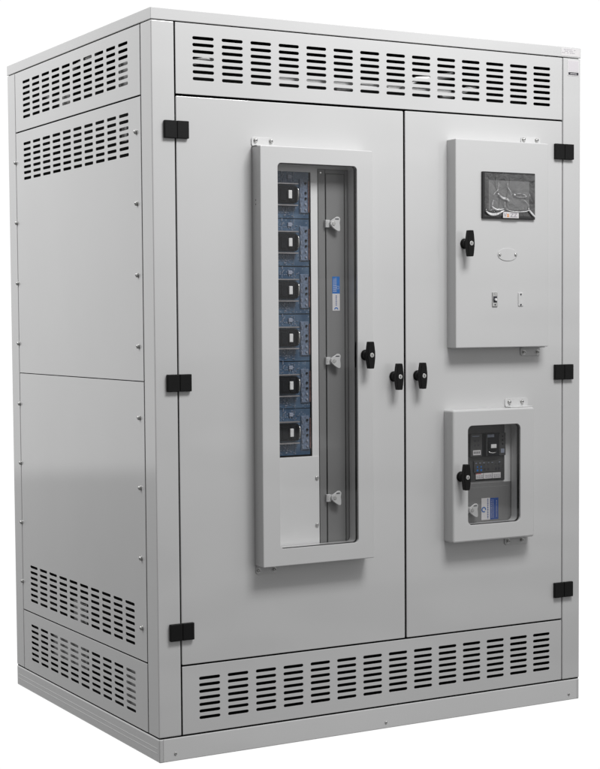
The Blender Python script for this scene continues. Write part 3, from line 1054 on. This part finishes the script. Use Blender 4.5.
# ------------------------------------------------------------------ camera
f_px, cx, cy = 1607.415, 284.112, 408.182
yaw, pitch, roll = 0.5113327, -0.0544302, -0.0076977
sy, cyw = math.sin(yaw), math.cos(yaw)
fw = Vector((sy * math.cos(pitch), cyw * math.cos(pitch), math.sin(pitch)))
rt = Vector((cyw, -sy, 0.0)); up = rt.cross(fw)
c_, s_ = math.cos(roll), math.sin(roll)
r2 = rt * c_ + up * s_; u2 = up * c_ - rt * s_
cam = bpy.data.cameras.new('camera')
co = bpy.data.objects.new('camera', cam); C.objects.link(co)
M = Matrix((r2, u2, -fw)).transposed().to_4x4()
M.translation = Vector((-1.866542, -4.056401, 1.239142))
co.matrix_world = M
cam.sensor_fit = 'HORIZONTAL'; cam.sensor_width = 36.0
cam.lens = f_px / 600 * 36.0
cam.shift_x = (300 - cx) / 600.0
cam.shift_y = (cy - 384.5) / 600.0
cam.clip_end = 200
bpy.context.scene.camera = co

# ------------------------------------------------------------------ studio light
w = bpy.data.worlds.new('World'); bpy.context.scene.world = w; w.use_nodes = True
nt = w.node_tree; N = nt.nodes; L = nt.links
bg = N['Background']
tc = N.new('ShaderNodeTexCoord')
sep = N.new('ShaderNodeSeparateXYZ'); L.new(tc.outputs['Generated'], sep.inputs[0])


def mapr(src, a, b, c, d, smooth=True):
    n = N.new('ShaderNodeMapRange')
    n.interpolation_type = 'SMOOTHSTEP' if smooth else 'LINEAR'
    n.inputs['From Min'].default_value = a; n.inputs['From Max'].default_value = b
    n.inputs['To Min'].default_value = c; n.inputs['To Max'].default_value = d
    L.new(src, n.inputs['Value'])
    return n.outputs['Result']


def math_(op, a, b):
    n = N.new('ShaderNodeMath'); n.operation = op
    for i, v in enumerate((a, b)):
        if isinstance(v, (int, float)):
            n.inputs[i].default_value = v
        else:
            L.new(v, n.inputs[i])
    return n.outputs[0]


dot = N.new('ShaderNodeVectorMath'); dot.operation = 'DOT_PRODUCT'
L.new(tc.outputs['Generated'], dot.inputs[0]); dot.inputs[1].default_value = (0.489, 0.872, 0.0)
back = mapr(dot.outputs['Value'], 0.60, 0.76, 0.0, 1.0)          # white backdrop behind the cabinet
upm = mapr(sep.outputs['Z'], -0.100, -0.084, 0.0, 1.0)           # walls above, dark studio floor below
walls = math_('ADD', mapr(sep.outputs['Y'], -0.2, 0.5, 0.15, 0.92), mapr(sep.outputs['X'], 0.0, 0.8, 0.0, 0.30))
walls = math_('ADD', walls, math_('MULTIPLY', mapr(sep.outputs['Z'], 0.10, 0.24, 0.0, 0.12), mapr(sep.outputs['Y'], -0.5, -0.1, 1.0, 0.0)))
# a bright studio wall seen only as a reflection in the glazing
refl = math_('MULTIPLY', mapr(sep.outputs['Z'], 0.012, 0.040, 0.0, 0.48), mapr(sep.outputs['Z'], 0.22, 0.34, 1.0, 0.0))
refl = math_('MULTIPLY', refl, math_('MULTIPLY', mapr(sep.outputs['X'], 0.20, 0.34, 0.0, 1.0), mapr(sep.outputs['Y'], -0.5, -0.4, 1.0, 0.0)))
walls = math_('ADD', walls, refl)
wv = N.new('ShaderNodeTexNoise'); wv.inputs['Scale'].default_value = 1.0; wv.inputs['Detail'].default_value = 2
vmul = N.new('ShaderNodeVectorMath'); vmul.operation = 'MULTIPLY'; vmul.inputs[1].default_value = (3.0, 3.0, 24.0)
L.new(tc.outputs['Generated'], vmul.inputs[0]); L.new(vmul.outputs['Vector'], wv.inputs['Vector'])
bands = math_('MULTIPLY', mapr(wv.outputs['Fac'], 0.52, 0.55, 0.0, 0.42), mapr(sep.outputs['Y'], -0.45, -0.25, 1.0, 0.0))
bands = math_('MULTIPLY', bands, math_('MULTIPLY', mapr(sep.outputs['X'], 0.25, 0.36, 0.0, 1.0), mapr(sep.outputs['Z'], 0.25, 0.35, 1.0, 0.0)))
bands = math_('MULTIPLY', bands, mapr(sep.outputs['Z'], -0.36, -0.28, 0.0, 1.0))
room = math_('ADD', math_('MULTIPLY', walls, upm), math_('MULTIPLY', math_('SUBTRACT', 1.0, upm), 0.12))
strip = math_('MULTIPLY', mapr(sep.outputs['Z'], 0.66, 0.70, 0.0, 1.3), mapr(sep.outputs['Z'], 0.80, 0.84, 1.0, 0.0))      # bright overhead band added so film folds and screws glint
strip = math_('MULTIPLY', strip, math_('MULTIPLY', mapr(sep.outputs['Y'], -0.25, -0.15, 1.0, 0.0), mapr(sep.outputs['X'], -0.35, -0.2, 0.0, 1.0)))
room = math_('ADD', math_('ADD', room, bands), strip)
tot = math_('ADD', math_('MULTIPLY', room, math_('SUBTRACT', 1.0, back)), math_('MULTIPLY', back, 1.02))
comb = N.new('ShaderNodeCombineColor')
for i in range(3):
    L.new(tot, comb.inputs[i])
L.new(comb.outputs[0], bg.inputs['Color'])
bg.inputs['Strength'].default_value = 1.0


def area(name, loc, target, sx, sy_, power):
    l = bpy.data.lights.new(name, 'AREA'); l.shape = 'RECTANGLE'; l.size = sx; l.size_y = sy_; l.energy = power
    o = bpy.data.objects.new(name, l); C.objects.link(o)
    o.location = loc
    o.rotation_euler = (Vector(target) - Vector(loc)).to_track_quat('-Z', 'Y').to_euler()
    return o


area('softbox_key', (1.00, -1.90, 3.72), (0.75, 0.0, 1.5), 1.4, 0.8, 87)
area('softbox_side', (-1.8, 1.5, 3.5), (0.0, 0.55, 1.5), 1.4, 1.0, 50)

sc_ = bpy.context.scene
sc_.view_settings.view_transform = 'Standard'
sc_.view_settings.look = 'None'
sc_.view_settings.exposure = 0
sc_.view_settings.gamma = 1
sc_.cycles.max_bounces = 8
sc_.cycles.transparent_max_bounces = 12
sc_.render.film_transparent = False
